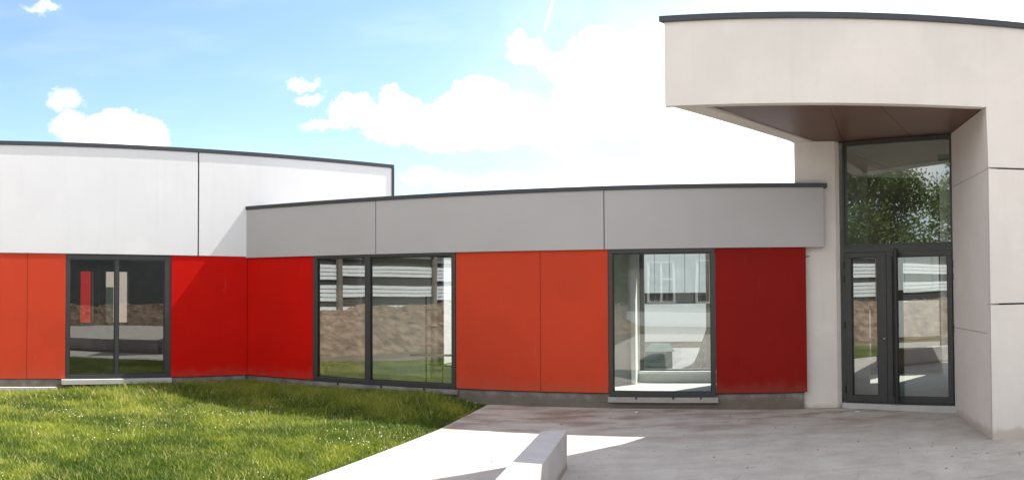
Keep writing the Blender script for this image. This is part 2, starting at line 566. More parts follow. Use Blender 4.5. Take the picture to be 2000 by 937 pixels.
PY = [-6, -3, 0, 2, 3.5] + [4.5 + .125 * k for k in range(51)]
pvv, pvf = [], []
NX = 90
for y in PY:
    xa = pave_x(y)
    pvv.append((xa, y, -.13))
    for k in range(NX):
        x = xa + (13 - xa) * (k / (NX - 1)) ** 1.3
        pvv.append((x, y, pave_z(x, y)))
for a in range(len(PY) - 1):
    for k in range(NX):
        b = a * (NX + 1) + k
        pvf.append((b, b + 1, b + NX + 2, b + NX + 1))
structure(obj('pavement', pvv, pvf, 'paving'))


def lawn_z(x, y):
    b = 0.035 * math.sin(x * .9 + 1.3) * math.sin(y * .7) - .03
    edge = min(1, max(0, (pave_x(y) - x) / .7))
    return b * edge - .045 * (1 - edge) * .6


lx = np.linspace(-14, 0.0, 61); ly = np.linspace(4.6, 13.6, 61)
lv, lf = [], []
for y in ly:
    pxm = pave_x(y) - .01 if y < 10.75 else -.36
    for i in range(61):
        x0_ = -.85 * y - .9; x = x0_ + (pxm - x0_) * i / 60
        lv.append((x, y, lawn_z(x, y)))
for j in range(60):
    for i in range(60):
        lf.append((j * 61 + i, j * 61 + i + 1, (j + 1) * 61 + i + 1, (j + 1) * 61 + i))
structure(obj('lawn', lv, lf, 'turf', smooth=True))


def in_lawn(x, y):
    # in front of both wings and left of the paving
    ok = np.ones(x.shape, bool)
    for pl in (WA, WB):
        o = (x - pl.P[0]) * pl.n[0] + (y - pl.P[1]) * pl.n[1]
        ok &= o > .0
    px_ = np.interp(y, [p[1] for p in PVL[::-1]], [p[0] for p in PVL[::-1]])
    ok &= x < px_ - .015
    return ok


def vnoise(x, y, sc, seed=0):
    g = np.random.default_rng(seed).random((64, 64))
    xx = x * sc + 31.7; yy = y * sc + 17.3
    i = np.floor(xx).astype(int); j = np.floor(yy).astype(int)
    fx = xx - i; fy = yy - j
    fx = fx * fx * (3 - 2 * fx); fy = fy * fy * (3 - 2 * fy)
    a = g[i % 64, j % 64]; b = g[(i + 1) % 64, j % 64]; c = g[i % 64, (j + 1) % 64]; d = g[(i + 1) % 64, (j + 1) % 64]
    return (a * (1 - fx) + b * fx) * (1 - fy) + (c * (1 - fx) + d * fx) * fy


def quads_mesh(name, V, nper, m, tone, nface):
    """V: (n, nper, 3) vertex strips; nper=5 blade (quad + tri)"""
    n = V.shape[0]
    me = bpy.data.meshes.new(name)
    me.vertices.add(n * nper)
    me.vertices.foreach_set('co', V.reshape(-1).astype(np.float32))
    base = np.arange(n)[:, None] * nper
    if nper == 5:
        loops = np.concatenate([base + np.array([0, 1, 2, 3]), base + np.array([3, 2, 4])], 1).reshape(-1)
        sizes = np.tile([4, 3], n)
    elif nper == 4:
        loops = (base + np.array([0, 1, 2, 3])).reshape(-1); sizes = np.full(n, 4)
    starts = np.concatenate([[0], np.cumsum(sizes)[:-1]])
    me.loops.add(len(loops)); me.loops.foreach_set('vertex_index', loops.astype(np.int32))
    me.polygons.add(len(sizes)); me.polygons.foreach_set('loop_start', starts.astype(np.int32))
    me.update(calc_edges=True)
    at = me.attributes.new('tone', 'FLOAT', 'POINT')
    at.data.foreach_set('value', np.repeat(tone, nper).astype(np.float32))
    me.materials.append(M[m])
    me.validate()
    o = bpy.data.objects.new(name, me); COL.objects.link(o)
    return o


def make_grass():
    n = 520000
    # denser close to the camera, where a blade covers more of the picture
    ph = rng.uniform(-.74, 0.02, n); rad = np.sqrt(rng.uniform(5.9 ** 2, 13.6 ** 2, n))
    x = rad * np.sin(ph); y = rad * np.cos(ph)
    k = in_lawn(x, y)
    x, y, rad = x[k], y[k], rad[k]
    n = len(x)
    patch = vnoise(x, y, 1.1, 3); fine = vnoise(x, y, 4.5, 5); mid = vnoise(x, y, 2.2, 9)
    dW = np.minimum((x - WA.P[0]) * WA.n[0] + (y - WA.P[1]) * WA.n[1], (x - WB.P[0]) * WB.n[0] + (y - WB.P[1]) * WB.n[1])
    wallish = np.clip(1 - dW / 1.6, 0, 1)
    leftd = np.clip((x + 7.0) / 2.5, 0, 1)
    hgt = (.030 + .040 * patch * (fine + .3) + rng.gamma(2., .008, n)) * (1 + 2.3 * wallish * leftd)
    tall = rng.random(n) < (.03 + .09 * wallish * leftd)
    hgt = np.minimum(np.where(tall, hgt * 1.5, hgt), .215)
    pe = np.interp(y, [p[1] for p in PVL[::-1]], [p[0] for p in PVL[::-1]]) - x
    tip = np.clip((x + 1.25) / .7, 0, 1) * np.clip((y - 9.4) / .6, 0, 1)
    bare = vnoise(x, y, 3.1, 77)
    hgt = hgt * (1 - .6 * np.clip(1 - pe / .35, 0, 1)) * (1 - .62 * tip)
    keep = (rng.random(n) > .8 * tip * (bare > .35)) & (rng.random(n) > .55 * (pe < .14) * (bare > .45)) & (rng.random(n) > .55 * (vnoise(x, y, 2.6, 91) > .78))
    hgt = np.where(keep, hgt, .004)
    wid = rng.uniform(.0022, .0045, n) * (.7 + rad / 14)
    th = rng.uniform(0, 2 * math.pi, n)
    lean = rng.uniform(.15, .9, n) * hgt
    la = rng.uniform(0, 2 * math.pi, n)
    lawn = np.array([lawn_z(a, b) for a, b in zip(x, y)]) - .004
    cx, sn = np.cos(th) * wid, np.sin(th) * wid
    dx, dy = np.cos(la) * lean, np.sin(la) * lean
    V = np.zeros((n, 5, 3))
    V[:, 0] = np.stack([x - cx, y - sn, lawn], 1); V[:, 1] = np.stack([x + cx, y + sn, lawn], 1)
    V[:, 2] = np.stack([x + cx * .75 + dx * .35, y + sn * .75 + dy * .35, lawn + hgt * .6], 1)
    V[:, 3] = np.stack([x - cx * .75 + dx * .35, y - sn * .75 + dy * .35, lawn + hgt * .6], 1)
    V[:, 4] = np.stack([x + dx, y + dy, lawn + hgt], 1)
    tone = np.clip(-.02 + .58 * mid + .42 * (fine - .5) + .40 * (patch - .5) + rng.normal(0, .13, n), 0, .84)
    dry = rng.random(n) < (.02 + .10 * (vnoise(x, y, 1.6, 21) > .62))
    tone = np.where(dry | (tall & (rng.random(n) < .3)), rng.uniform(.8, 1, n), tone)
    g = quads_mesh('grass', V, 5, 'grass', tone, 2)
    tag(g, 'rough sunlit grass lawn in front of the red and white wing', 'grass'); stuff(g)
    # clover and daisy heads scattered in the lawn
    k = 800
    ph = rng.uniform(-.72, 0.0, k); rad = np.sqrt(rng.uniform(5.7 ** 2, 11.5 ** 2, k))
    x = rad * np.sin(ph); y = rad * np.cos(ph)
    ok = in_lawn(x, y) & (vnoise(x, y, 1.4, 33) > .5)
    mb = MB()
    for a, b in zip(x[ok], y[ok]):
        z = lawn_z(a, b) + random.uniform(.05, .085); r_ = random.uniform(.004, .0085)
        mb.add([(a - r_, b, z), (a, b - r_, z), (a + r_, b, z), (a, b + r_, z), (a, b, z + r_), (a, b, z - r_)],
               [(0, 1, 4), (1, 2, 4), (2, 3, 4), (3, 0, 4), (1, 0, 5), (2, 1, 5), (3, 2, 5), (0, 3, 5)])
    fl = mb.build('clover_flowers', 'flower')
    tag(fl, 'small white clover and daisy heads dotted through the lawn', 'flowers'); stuff(fl)


make_grass()

# ------------------------------------------------------------------ windows
GLZ = .012


def window(parent, pl, s0, s1, z0, z1, fw, mull, m='glass', rec=-.05, sill=None, front=.02, wl=None, wr=None, wt=None, wb=None, label=None):
    mb = MB()
    pl.ring(mb, s0, s1, z0, z1, fw, rec - .06, rec + front, wl=wl, wr=wr, wt=wt, wb=wb)
    w = mb.build('window', 'metal', parent, bevel=.004)
    if label:
        w['label'] = label
    a = s0 + (wl or fw); edges = [a]
    for (c, ww) in mull:
        pl.bx('mullion', 'metal', w, c - ww / 2, c + ww / 2, z0 + (wb or fw), z1 - (wt or fw), rec - .055, rec + front - .004, bevel=.004)
        edges += [c - ww / 2, c + ww / 2]
    edges.append(s1 - (wr or fw))
    for i in range(0, len(edges), 2):
        e0, e1 = edges[i], edges[i + 1]
        za, zb = z0 + (wb or fw), z1 - (wt or fw)
        # slim inner glazing bead, then the pane
        bd = MB(); pl.ring(bd, e0 + .001, e1 - .001, za + .001, zb - .001, .012, rec - .02, rec + .012)
        bd.build('glazing_bead', 'black', w)
        obj('pane', [pl.at(e0 + .002, za + .002, rec), pl.at(e1 - .002, za + .002, rec), pl.at(e1 - .002, zb - .002, rec), pl.at(e0 + .002, zb - .002, rec)],
            [(0, 1, 2, 3)], m, w)
    if sill:
        pl.bx('sill', 'sill', w, sill[0], sill[1], sill[2], sill[3], -.06, sill[4], bevel=.004)
    return w


# ------------------------------------------------------------------ white wing (left)
white = empty('white_wing', WA.at(-1.5, 0, -.1), 'white rendered wing above orange and red panels, at the left edge of the photo', 'building')
pp = .0
for a, b in ((-9.2, -3.775), (-3.76, -.012), (.012, 3.69)):
    WA.bx('wall_panel', 'white', white, a, b, 2.185, 3.885, -.16, 0, bevel=.006)
WA.bx('wall_joint', 'backing', white, -.012, .012, 2.19, 3.885, -.1, -.018)
mb = MB(); WA.box(mb, -9.25, 3.742, 3.885, 3.95, -.25, .014)
mb.build('roof_flashing', 'cap', white, bevel=.004)
WA.bx('edge_trim', 'cap', white, 3.692, 3.745, 2.19, 3.883, -.2, .014, bevel=.003)
for a, b, m in ((-9.2, -6.3, 'orange'), (-6.294, -4.55, 'orange'), (-4.544, -2.785, 'orange'), (-2.779, -2.176, 'orange'), (-.452, .862, 'red')):
    WA.bx('facade_panel', m, white, a, b, .212, 2.179, -.024, -.008, bevel=.002)
for a, b in ((-9.2, -2.20), (-.42, .80)):
    WA.bx('inner_wall', 'backing', white, a, b, .2, 2.184, -.16, -.03)
WA.bx('plinth', 'plinth', white, -9.2, .85, -.15, .208, -.16, -.035)
WA.bx('strip_footing', 'sill', white, -9.2, -2.30, -.15, .085, -.1, .05)
window(white, WA, -2.172, -.456, .205, 2.172, .06, [(-1.35, .058)], 'glass_dark', rec=-.035, front=.022, wl=.065, wr=.105, wt=.075, wb=.065,
       sill=(-2.235, -.45, .125, .203, .05))
# body, roof and rear wall with openings
mb = MB(); mb.prism([WA.xy(-9.2, -.02), WA.xy(3.69, -.02), WA.xy(3.69, -7.2), WA.xy(-9.2, -7.2)], 3.6, 3.88)
mb.build('roof', 'roof', white)
WA.bx('side_wall', 'inwall2', white, -9.2, -9.0, -.1, 3.6, -7.2, -.16)
WA.bx('side_wall', 'white', white, 3.5, 3.69, -.1, 3.6, -7.2, -.16)
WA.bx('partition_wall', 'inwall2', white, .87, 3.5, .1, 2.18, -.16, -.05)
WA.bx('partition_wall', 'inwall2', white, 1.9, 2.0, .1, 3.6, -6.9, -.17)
WA.bx('interior_floor', 'infloor', white, -9.0, 3.5, -.1, .1, -7.0, -.17)
mb = MB()
ops = [(-6.5, -5.2), (-3.4, -2.2), (-.93, -.60), (-.34, .30)]
e = -9.0
for a, b in ops + [(3.5, 3.5)]:
    WK.box(mb, e, a, .1, 3.6, -.2, 0); e = b
for a, b in ops:
    WK.box(mb, a, b, .1, .80, -.2, 0); WK.box(mb, a, b, 2.09, 3.6, -.2, 0)
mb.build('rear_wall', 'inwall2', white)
# low bench-like heater casing seen through the glass
WA.bx('interior_ledge', 'inwall', white, -2.6, 1.2, .34, .42, -2.6, -2.3)
WK.bx('interior_post', 'inwall2', white, -.55, -.40, .1, 3.6, .5, .65)

# ------------------------------------------------------------------ low wing (middle)
low = empty('low_wing', WB.at(4.3, 0, -.1), 'low flat roofed wing with grey fascia over red and orange panels and two tall windows', 'building')
for a, b in ((-.222, 2.421), (2.433, 5.861), (5.873, 8.842)):
    BD.bx('fascia_board', 'grey', low, a, b, 2.166, 2.972, -.02, .018, bevel=.0025)
BD.bx('fascia_backing', 'backing', low, -.2, 8.82, 2.172, 2.968, -.10, -.022)
mb = MB(); BD.box(mb, -.235, 8.892, 2.972, 3.03, -.25, .034)
mb.build('roof_flashing', 'cap', low, bevel=.004)
BD.bx('fascia_return', 'grey', low, 8.823, 8.842, 2.166, 2.972, -.9, -.021)
for a, b, m in ((-.012, 1.286, 'red'), (3.694, 4.943, 'orange'), (4.949, 5.899, 'orange'), (7.36, 8.585, 'dkred')):
    WB.bx('facade_panel', m, low, a, b, .212, 2.176, -.012, .004, bevel=.002)
for a, b in ((0.0, 1.28), (3.70, 5.89), (7.37, 8.55)):
    WB.bx('inner_wall', 'backing', low, a, b, .2, 2.2, -.10, -.016)
    WB.bx('room_side_wall', 'inwall', low, a, b, .15, 2.7, -.14, -.102)
WB.bx('lintel', 'inwall', low, 0, 8.55, 2.2, 2.7, -.14, -.06)
WB.bx('plinth', 'plinth', low, -.02, 8.545, -.15, .200, -.15, -.035)
window(low, WB, 1.294, 3.688, .197, 2.185, .07, [(2.262, .095)], 'glass', rec=-.03, front=.045, wl=.078, wr=.062, wt=.062, wb=.068,
       label='wide two part window reflecting the building site')
WB.bx('window_ledge', 'plinth', low, 1.32, 3.72, .12, .192, -.06, .02, bevel=.004)
for c in (1.75, 2.5, 3.2):
    WB.bx('fixing_bracket', 'metal', low, c - .012, c + .012, .165, .196, .021, .034)
window(low, WB, 5.906, 7.354, .165, 2.165, .06, [], 'glass_clear', rec=-.03, front=.045, wl=.06, wr=.055, wt=.055, wb=.062,
       label='single tall window beside the dark red panel')
WB.bx('window_ledge', 'ledge', low, 5.89, 7.385, .088, .160, -.06, .025, bevel=.004)
for c in (6.28, 6.78, 7.15):
    WB.bx('fixing_bracket', 'metal', low, c - .011, c + .011, .138, .164, .026, .038)
# corridor behind the windows
cornerB = WA.meet(BK)
mb = MB(); mb.prism([WB.xy(.05, -.06), WB.xy(8.80, -.06), BK.xy(9.0, -.3), (cornerB[0] + .1, cornerB[1] + .1)], 2.72, 2.96)
mb.build('roof', 'roof', low)
mb = MB(); mb.prism([WB.xy(.2, -.151), WB.xy(8.55, -.151), BK.xy(9.0, -.3), (cornerB[0] + .3, cornerB[1] + .1)], -.1, .17)
mb.build('interior_floor', 'infloor', low)
mb = MB()
ops = [(2.74, 4.35), (6.13, 7.75)]
e = 1.3
for a, b in ops + [(9.0, 9.0)]:
    BK.box(mb, e, a, .171, 2.72, -.2, 0); e = b
for a, b in ops:
    BK.box(mb, a, b, .171, .30, -.2, 0); BK.box(mb, a, b, 2.24, 2.72, -.2, 0)
mb.build('rear_wall', 'inwall', low)
for a, b in ops:
    mb = MB(); BK.ring(mb, a + .002, b - .002, .302, 2.238, .065, -.14, -.04)
    fr = mb.build('rear_window', 'metal', low)
    obj('pane', [BK.at(a + .067, .36, -.09), BK.at(b - .067, .36, -.09), BK.at(b - .067, 2.17, -.09), BK.at(a + .067, 2.17, -.09)], [(0, 1, 2, 3)],
        glass_mat('rear_window_glass', (.93, .97, .95), .0), fr)
    BK.bx('rear_window_ledge', 'whitepaint', low, a - .02, b + .02, .302, .345, .001, .06)
BK.bx('corridor_pier', 'inwall', low, 2.53, 2.68, .171, 2.72, .001, .14)
BK.bx('corridor_pier', 'inwall', low, 6.035, 6.105, .171, 2.72, .001, .30)
BK.bx('corridor_end_wall', 'inwall', low, 8.75, 8.9, .171, 2.72, .0, 1.45)

# ladder-like scaffold frame standing inside the corridor behind the wide window
sc = empty('scaffold_frame', BK.at(2.95, .17, .75), 'small dark scaffold frame standing behind the right end of the wide window', 'scaffold')
for ds, dz in ((0, 1.55), (.28, 1.35)):
    MB().tube(BK.at(2.86 + ds, .171, .75), BK.at(2.86 + ds, dz, .75), .014, 8).build('upright', 'black', sc)
for z in (.45, .75, 1.05, 1.32):
    MB().tube(BK.at(2.875, z, .75), BK.at(3.125, z, .75), .010, 8).build('rung', 'black', sc)
MB().tube(BK.at(2.55, .58, .68), BK.at(3.3, .60, .68), .018, 8).build('crossbar', 'black', sc)

# ------------------------------------------------------------------ entrance building (right)
ent = empty('entrance_building', (5.4, 8.8, 0), 'tall beige concrete entrance building with a projecting canopy over dark glazed doors', 'building')
# L shaped upper wall slab with the flush drop beside the doorway
sJ = 3.575
poly = [(0, 3.605), (3.50, 3.605), (3.515, 2.925), (9.5, 2.925), (9.5, 4.50), (0, 4.50)]
v = [FA.at(s_, z_, 0) for s_, z_ in poly] + [FA.at(s_ if s_ else .108, z_, -.17) for s_, z_ in poly]
n_ = len(poly)
obj('canopy_fascia', v, [tuple(range(n_)), tuple(range(n_, 2 * n_))[::-1]] + [(i, n_ + i, n_ + (i + 1) % n_, (i + 1) % n_) for i in range(n_)], 'beige', ent)
FA.bx('fascia_drip_edge', 'beige', ent, .004, 3.495, 3.590, 3.604, -.06, .004)
FA.bx('wall_panel', 'beige', ent, 3.515, 9.5, 1.41, 2.905, -.17, 0, bevel=.006)
FA.bx('wall_panel', 'beige', ent, 3.515, 9.5, -.2, 1.392, -.17, 0, bevel=.006)
FA.bx('wall_core', 'backing', ent, 3.6, 9.45, -.1, 4.4, -.3, -.172)
mb = MB(); mb.prism([FA.xy(-.055, .03), FA.xy(9.6, .03), FA.xy(9.6, -.3), FA.xy(.155, -.3)], 4.5, 4.565)
mb.build('roof_flashing', 'cap', ent, bevel=.005)
# canopy left side, from the front corner back to the pier and beyond
LS = Pl((3.80, 9.63), 180 + 37.6)
A0 = (1.65, 7.98)
lsd = (math.cos(R(37.6)), math.sin(R(37.6)))
lsn = (lsd[1], -lsd[0])          # pointing inwards (to the right)


def lsp(t, o=0):
    return (A0[0] + lsd[0] * t + lsn[0] * o, A0[1] + lsd[1] * t + lsn[1] * o)


mb = MB(); mb.prism([lsp(.203), lsp(6.5), lsp(6.5, .21), lsp(.336, .21)], 3.606, 4.499)
mb.prism([lsp(0.36, .211), lsp(2.95, .211), lsp(2.95, .23), lsp(.38, .24)], 3.607, 3.64)
mb.build('canopy_side', 'beige', ent)
mb = MB(); mb.prism([lsp(.37, -.03), lsp(6.5, -.03), lsp(6.5, .2), lsp(.5, .2)], 4.502, 4.563)
mb.build('roof_flashing', 'cap', ent)
mb = MB(); mb.prism([lsp(.2, .1), FA.xy(9.4, -.18), FA.xy(9.4, -6), lsp(6.4, .1)], 4.35, 4.49)
mb.build('roof', 'roof', ent)
# soffit boards, recessed 2 cm above the concrete rim
a_ = Vector((2.07, 7.875)); b_ = Vector(FA.xy(3.50, -.05)); c_ = Vector((5.49, 8.33)); d_ = Vector((4.36, 9.50)); e_ = Vector((3.93, 9.62))


def lerp(p, q, t):
    return p + (q - p) * t


f1, f2 = lerp(a_, b_, .43), lerp(d_, c_, .66)
g1, g2 = lerp(a_, b_, .43), lerp(d_, c_, .66)
for poly in ([a_, f1 + Vector((-.002, 0)), lerp(d_, c_, .06), d_, e_], [f1 + Vector((.002, 0)), lerp(a_, b_, .60) - Vector((.004, 0)), f2 - Vector((.004, 0)), lerp(d_, c_, .065)],
             [lerp(a_, b_, .60) + Vector((.004, 0)), b_, c_, f2 + Vector((.004, 0))]):
    mb = MB(); mb.prism([tuple(p) for p in poly], 3.622, 3.64)
    mb.build('soffit_board', 'soffit', ent)
mb = MB(); mb.prism([tuple(p) for p in (a_ - Vector((.05, 0)), b_ + Vector((.1, 0)), c_ + Vector((.3, .3)), d_ + Vector((0, .4)), e_ + Vector((0, .3)))], 3.645, 3.70)
mb.build('soffit_backing', 'backing', ent)
# pier between the low wing and the door
P0, P1, P2 = (3.78, 9.62), (4.30, 9.43), (4.372, 9.452)
mb = MB(); mb.prism([P0, P1, (4.34, 9.70), (4.0, 9.85)], -.1, 3.618)
mb.build('pier', 'beige', ent)
mb = MB(); mb.prism([(4.301, 9.432), P2, (4.42, 9.62), (4.345, 9.69)], -.1, 3.616)
mb.build('pier_return', 'beige', ent)
mb = MB(); mb.prism([(4.03, 9.86), (4.36, 9.70), (5.6, 11.0), (5.4, 11.4)], .0, 3.6)
mb.build('side_wall', 'beige', ent)
MB().tube((3.905, 9.56, 2.04), (3.955, 9.54, 2.045), .006, 6).build('anchor_bolt', 'black', ent)
# reveal to the right of the door: three concrete panels
Rf, Rb = (5.0, 6.905), (5.478, 8.318)
rd = Vector((Rb[0] - Rf[0], Rb[1] - Rf[1])).normalized(); rn = Vector((rd.y, -rd.x))
for z0, z1 in ((-.2, 1.068), (1.074, 2.905), (2.911, 3.618)):
    mb = MB(); mb.prism([Rf, Rb, (Rb[0] + rn.x * .15, Rb[1] + rn.y * .15), (Rf[0] + rn.x * .15, Rf[1] + rn.y * .15 + .02)], z0, z1)
    mb.build('reveal_panel', 'beige', ent)
C0 = FA.xy(3.517, -.004)
mb = MB(); mb.prism([(C0[0] - .0, C0[1] + .012), (C0[0] + .12, C0[1] + .01), (Rf[0] + .10, Rf[1] + .03), (Rf[0] + .004, Rf[1] - .004)], -.2, 3.60)
mb.build('corner_joint', 'corner', ent)
mb = MB(); mb.prism([(5.5, 8.0), (6.5, 7.7), (8.2, 11.5), (7.6, 12.0)], .0, 3.6)
mb.build('lobby_side_wall', 'inwall', ent)
# lobby interior
mb = MB(); mb.prism([DR.xy(-.3, -.16), DR.xy(1.9, -.16), (8.2, 12.0), (5.6, 13.2)], -.1, .03)
mb.build('lobby_floor', 'infloor', ent)
mb = MB(); mb.prism([(4.35, 9.75), (5.6, 8.6), (8.6, 11.5), (6.3, 13.2)], 3.62, 3.72)
mb.build('lobby_ceiling', 'inwall', ent)
LB = Pl((5.35, 12.6), -20)
mb = MB()
LB.box(mb, 0, .45, .03, 3.61, -.2, 0); LB.box(mb, -2.0, -.002, .03, 2.7, -.2, 0); LB.box(mb, .45, 1.0, 2.2, 3.61, -.2, 0); LB.box(mb, 1.0, 1.4, .03, 3.61, -.2, 0)
LB.box(mb, 1.4, 2.3, 2.2, 3.61, -.2, 0); LB.box(mb, 1.4, 2.3, .03, .5, -.2, 0); LB.box(mb, .45, 1.0, .03, .25, -.2, 0); LB.box(mb, .45, 1.0, 1.2, 2.2, -.2, 0); LB.box(mb, 2.3, 3.4, .03, 3.61, -.2, 0)
mb.build('lobby_rear_wall', 'inwall2', ent)

# double door with a fixed light above
dz0, dzt = .045, 3.612
mb = MB(); DR.ring(mb, .022, 1.576, dz0, dzt, .03, -.09, -.01, wl=.028, wr=.025, wt=.035, wb=.022)
DR.box(mb, .051, 1.550, 2.085, 2.175, -.095, -.005)
dd = mb.build('double_door', 'metal', ent, bevel=.003)
DR.bx('threshold', 'sill', ent, .0, 1.62, -.1, .040, -.15, .045, bevel=.004)
mb = MB(); DR.ring(mb, .052, 1.549, 2.177, 3.575, .020, -.075, -.025)
mb.build('transom_frame', 'metal', dd)
obj('transom_pane', [DR.at(.07, 2.19, -.05), DR.at(1.53, 2.19, -.05), DR.at(1.53, 3.56, -.05), DR.at(.07, 3.56, -.05)], [(0, 1, 2, 3)], 'glass_door', dd)
for a, b, ga, gb in ((.054, .640, .142, .512), (.646, 1.546, .722, 1.484)):
    mb = MB(); DR.ring(mb, a, b, .068, 2.080, .1, -.07, .004, wl=ga - a, wr=b - gb, wt=.062, wb=.075)
    mb.build('door_leaf', 'metal', dd, bevel=.003)
    bd = MB(); DR.ring(bd, ga + .001, gb - .001, .144, 2.017, .010, -.05, -.012); bd.build('glazing_bead', 'black', dd)
    obj('door_pane', [DR.at(ga + .002, .145, -.035), DR.at(gb - .002, .145, -.035), DR.at(gb - .002, 2.016, -.035), DR.at(ga + .002, 2.016, -.035)],
        [(0, 1, 2, 3)], 'glass_door', dd)
mb = MB(); mb.tube(DR.at(.80, .09, .085), DR.at(.80, 2.09, .085), .034, 16)
pull = mb.build('pull_bar', 'black', dd, smooth=False)
for z in (.25, 1.1, 1.95):
    MB().tube(DR.at(.805, z, .0), DR.at(.805, z, .06), .011, 8).build('pull_bar_mount', 'black', dd)
MB().tube(DR.at(.775, 2.098, -.004), DR.at(.775, 2.098, .035), .026, 12).build('door_stop', 'black', dd)
for s_, zs in ((.040, (1.92, 1.73, 1.10, .22)), (1.560, (1.90, 1.74, 1.05))):
    for z in zs:
        MB().tube(DR.at(s_, z - .045, .006), DR.at(s_, z + .045, .006), .014, 10).build('hinge', 'black', dd)
MB().tube(DR.at(.606, .92, .002), DR.at(.606, .92, .012), .012, 12).build('lock_cylinder', 'steel', dd)
for s_ in (.33, 1.1):
    DR.bx('drain_cap', 'black', dd, s_ - .015, s_ + .015, .095, .107, .005, .010)
# emergency exit sign hanging in the lobby behind the high glass
ex = empty('exit_sign', DR.at(1.36, 3.42, -.6), 'small green emergency exit sign behind the glass above the doors', 'sign')
DR.bx('sign_plate', 'green_sign', ex, 1.24, 1.50, 3.36, 3.46, -.62, -.60)
DR.bx('sign_bracket', 'whitepaint', ex, 1.36, 1.38, 3.46, 3.61, -.615, -.605)

# ------------------------------------------------------------------ low concrete bench on the paving
bn = MB()
pa, pb = Vector((.492, 6.87)), Vector((.262, 6.885))       # rear right, rear left (top)
dr_ = Vector((-.21, -1)).normalized()
dl_ = Vector((-.255, -1)).normalized()
bn.prism([tuple(pb), tuple(pa), tuple(pa + dr_ * 3.6), tuple(pb + dr_ * 3.6 + Vector((-.02, 0)))], -.02, .34)
o = bn.build('concrete_bench', 'bench', bevel=.012)
tag(o, 'low smooth grey concrete bench block standing on the paving in the foreground', 'bench')

# paper scrap, soil crumbs
def scrap(x, y, r_):
    v = [(x + r_ * math.cos(a) * random.uniform(.6, 1.3), y + r_ * math.sin(a) * .6 * random.uniform(.6, 1.2), .002 + pave_z(x, y) + random.uniform(0, .012)) for a in np.linspace(0, 5.6, 7)]
    return obj('paper_scrap', v + [(q[0], q[1], q[2] + .003) for q in v],
               [tuple(range(7)), tuple(range(7, 14))[::-1]] + [(i, (i + 1) % 7, 7 + (i + 1) % 7, 7 + i) for i in range(7)], 'whitepaint')


tag(scrap(4.38, 8.98, .035), 'white paper scrap on the paving just in front of the door threshold', 'litter', 'paper scraps on the paving')
tag(scrap(1.62, 9.85, .028), 'white paper scrap on the paving near the tall window', 'litter', 'paper scraps on the paving')
mb = MB()
for i in range(240):
    x = random.uniform(-.2, 5.2); y = random.uniform(5.6, 9.6)
    if vnoise(np.array([x]), np.array([y]), 1.1, 44)[0] < .45:
        continue
    r_ = random.choice([.004, .006, .006, .009, .014]); h_ = r_ * .7
    t = random.random() * 3
    mb.add([(x + r_ * math.cos(t + k) * random.uniform(.7, 1.3), y + r_ * math.sin(t + k) * random.uniform(.7, 1.3), pave_z(x, y) - .001) for k in (0, 1.57, 3.14, 4.71)] + [(x, y, h_ + pave_z(x, y))],
           [(0, 1, 4), (1, 2, 4), (2, 3, 4), (3, 0, 4)])
sb = mb.build('soil_crumbs', 'soil'); tag(sb, 'crumbs of dried soil scattered over the shaded paving', 'soil'); stuff(sb)
pt = MB(); pt.prism([(2.93, 5.98), (3.43, 5.66), (3.1, 4.9), (2.5, 5.2)], -.05, .002)
structure(pt.build('pavement_patch', 'paving'))


# ------------------------------------------------------------------ what stands behind the camera and shows in the glass
def mound(name, path, width, height, m, label, seed):
    mb = MB(); nseg, nw = len(path) * 46, 44
    P = [Vector(p) for p in path]
    pts = []
    for i in range(nseg + 1):
        t = i / nseg * (len(P) - 1); k = min(int(t), len(P) - 2)
        pts.append(P[k].lerp(P[k + 1], t - k))
    rows = []
    for i, p in enumerate(pts):
        d = (pts[min(i + 1, nseg)] - pts[max(i - 1, 0)]).normalized(); n = Vector((d.y, -d.x))
        taper = min(1, i / 16, (nseg - i) / 16)
        row = []
        for j in range(nw + 1):
            w = (j / nw - .5)
            q = p + n * w * width
            e_ = max(0, 1 - (2 * abs(w)) ** 1.8)
            nz = vnoise(np.array([q.x]), np.array([q.y]), 1.3, seed)[0] * .6 + vnoise(np.array([q.x]), np.array([q.y]), 3.7, seed + 1)[0] * .25 + vnoise(np.array([q.x]), np.array([q.y]), 9., seed + 2)[0] * .2 + random.random() * .12
            row.append((q.x, q.y, -.15 + e_ * taper * height * (.75 + .5 * nz)))
        rows.append(row)
    v = [q for r_ in rows for q in r_]
    fc = [(i * (nw + 1) + j, i * (nw + 1) + j + 1, (i + 1) * (nw + 1) + j + 1, (i + 1) * (nw + 1) + j) for i in range(nseg) for j in range(nw)]
    o = obj(name, v, fc, m, smooth=False)
    tag(o, label, 'soil heap', 'heaps around the building site'); return o


mound('soil_heap', [(-12, 7), (-11.5, 0), (-11.5, -7), (-8.5, -11.5)], 6.5, 1.15, 'soil', 'long heap of brown dug soil mirrored in the wide window and the doors', 3)
mound('soil_heap', [(2, -12), (8, -9.0), (13, -6.0), (20, -1)], 5, 1.0, 'soil', 'dark heap of dug soil mirrored in the left window', 8)
mound('rubble_heap', [(3.9, 15.9), (5.6, 15.7), (8, 16.3)], 2.4, 1.3, 'gravel', 'mixed rubble heap seen through the tall single window', 12)

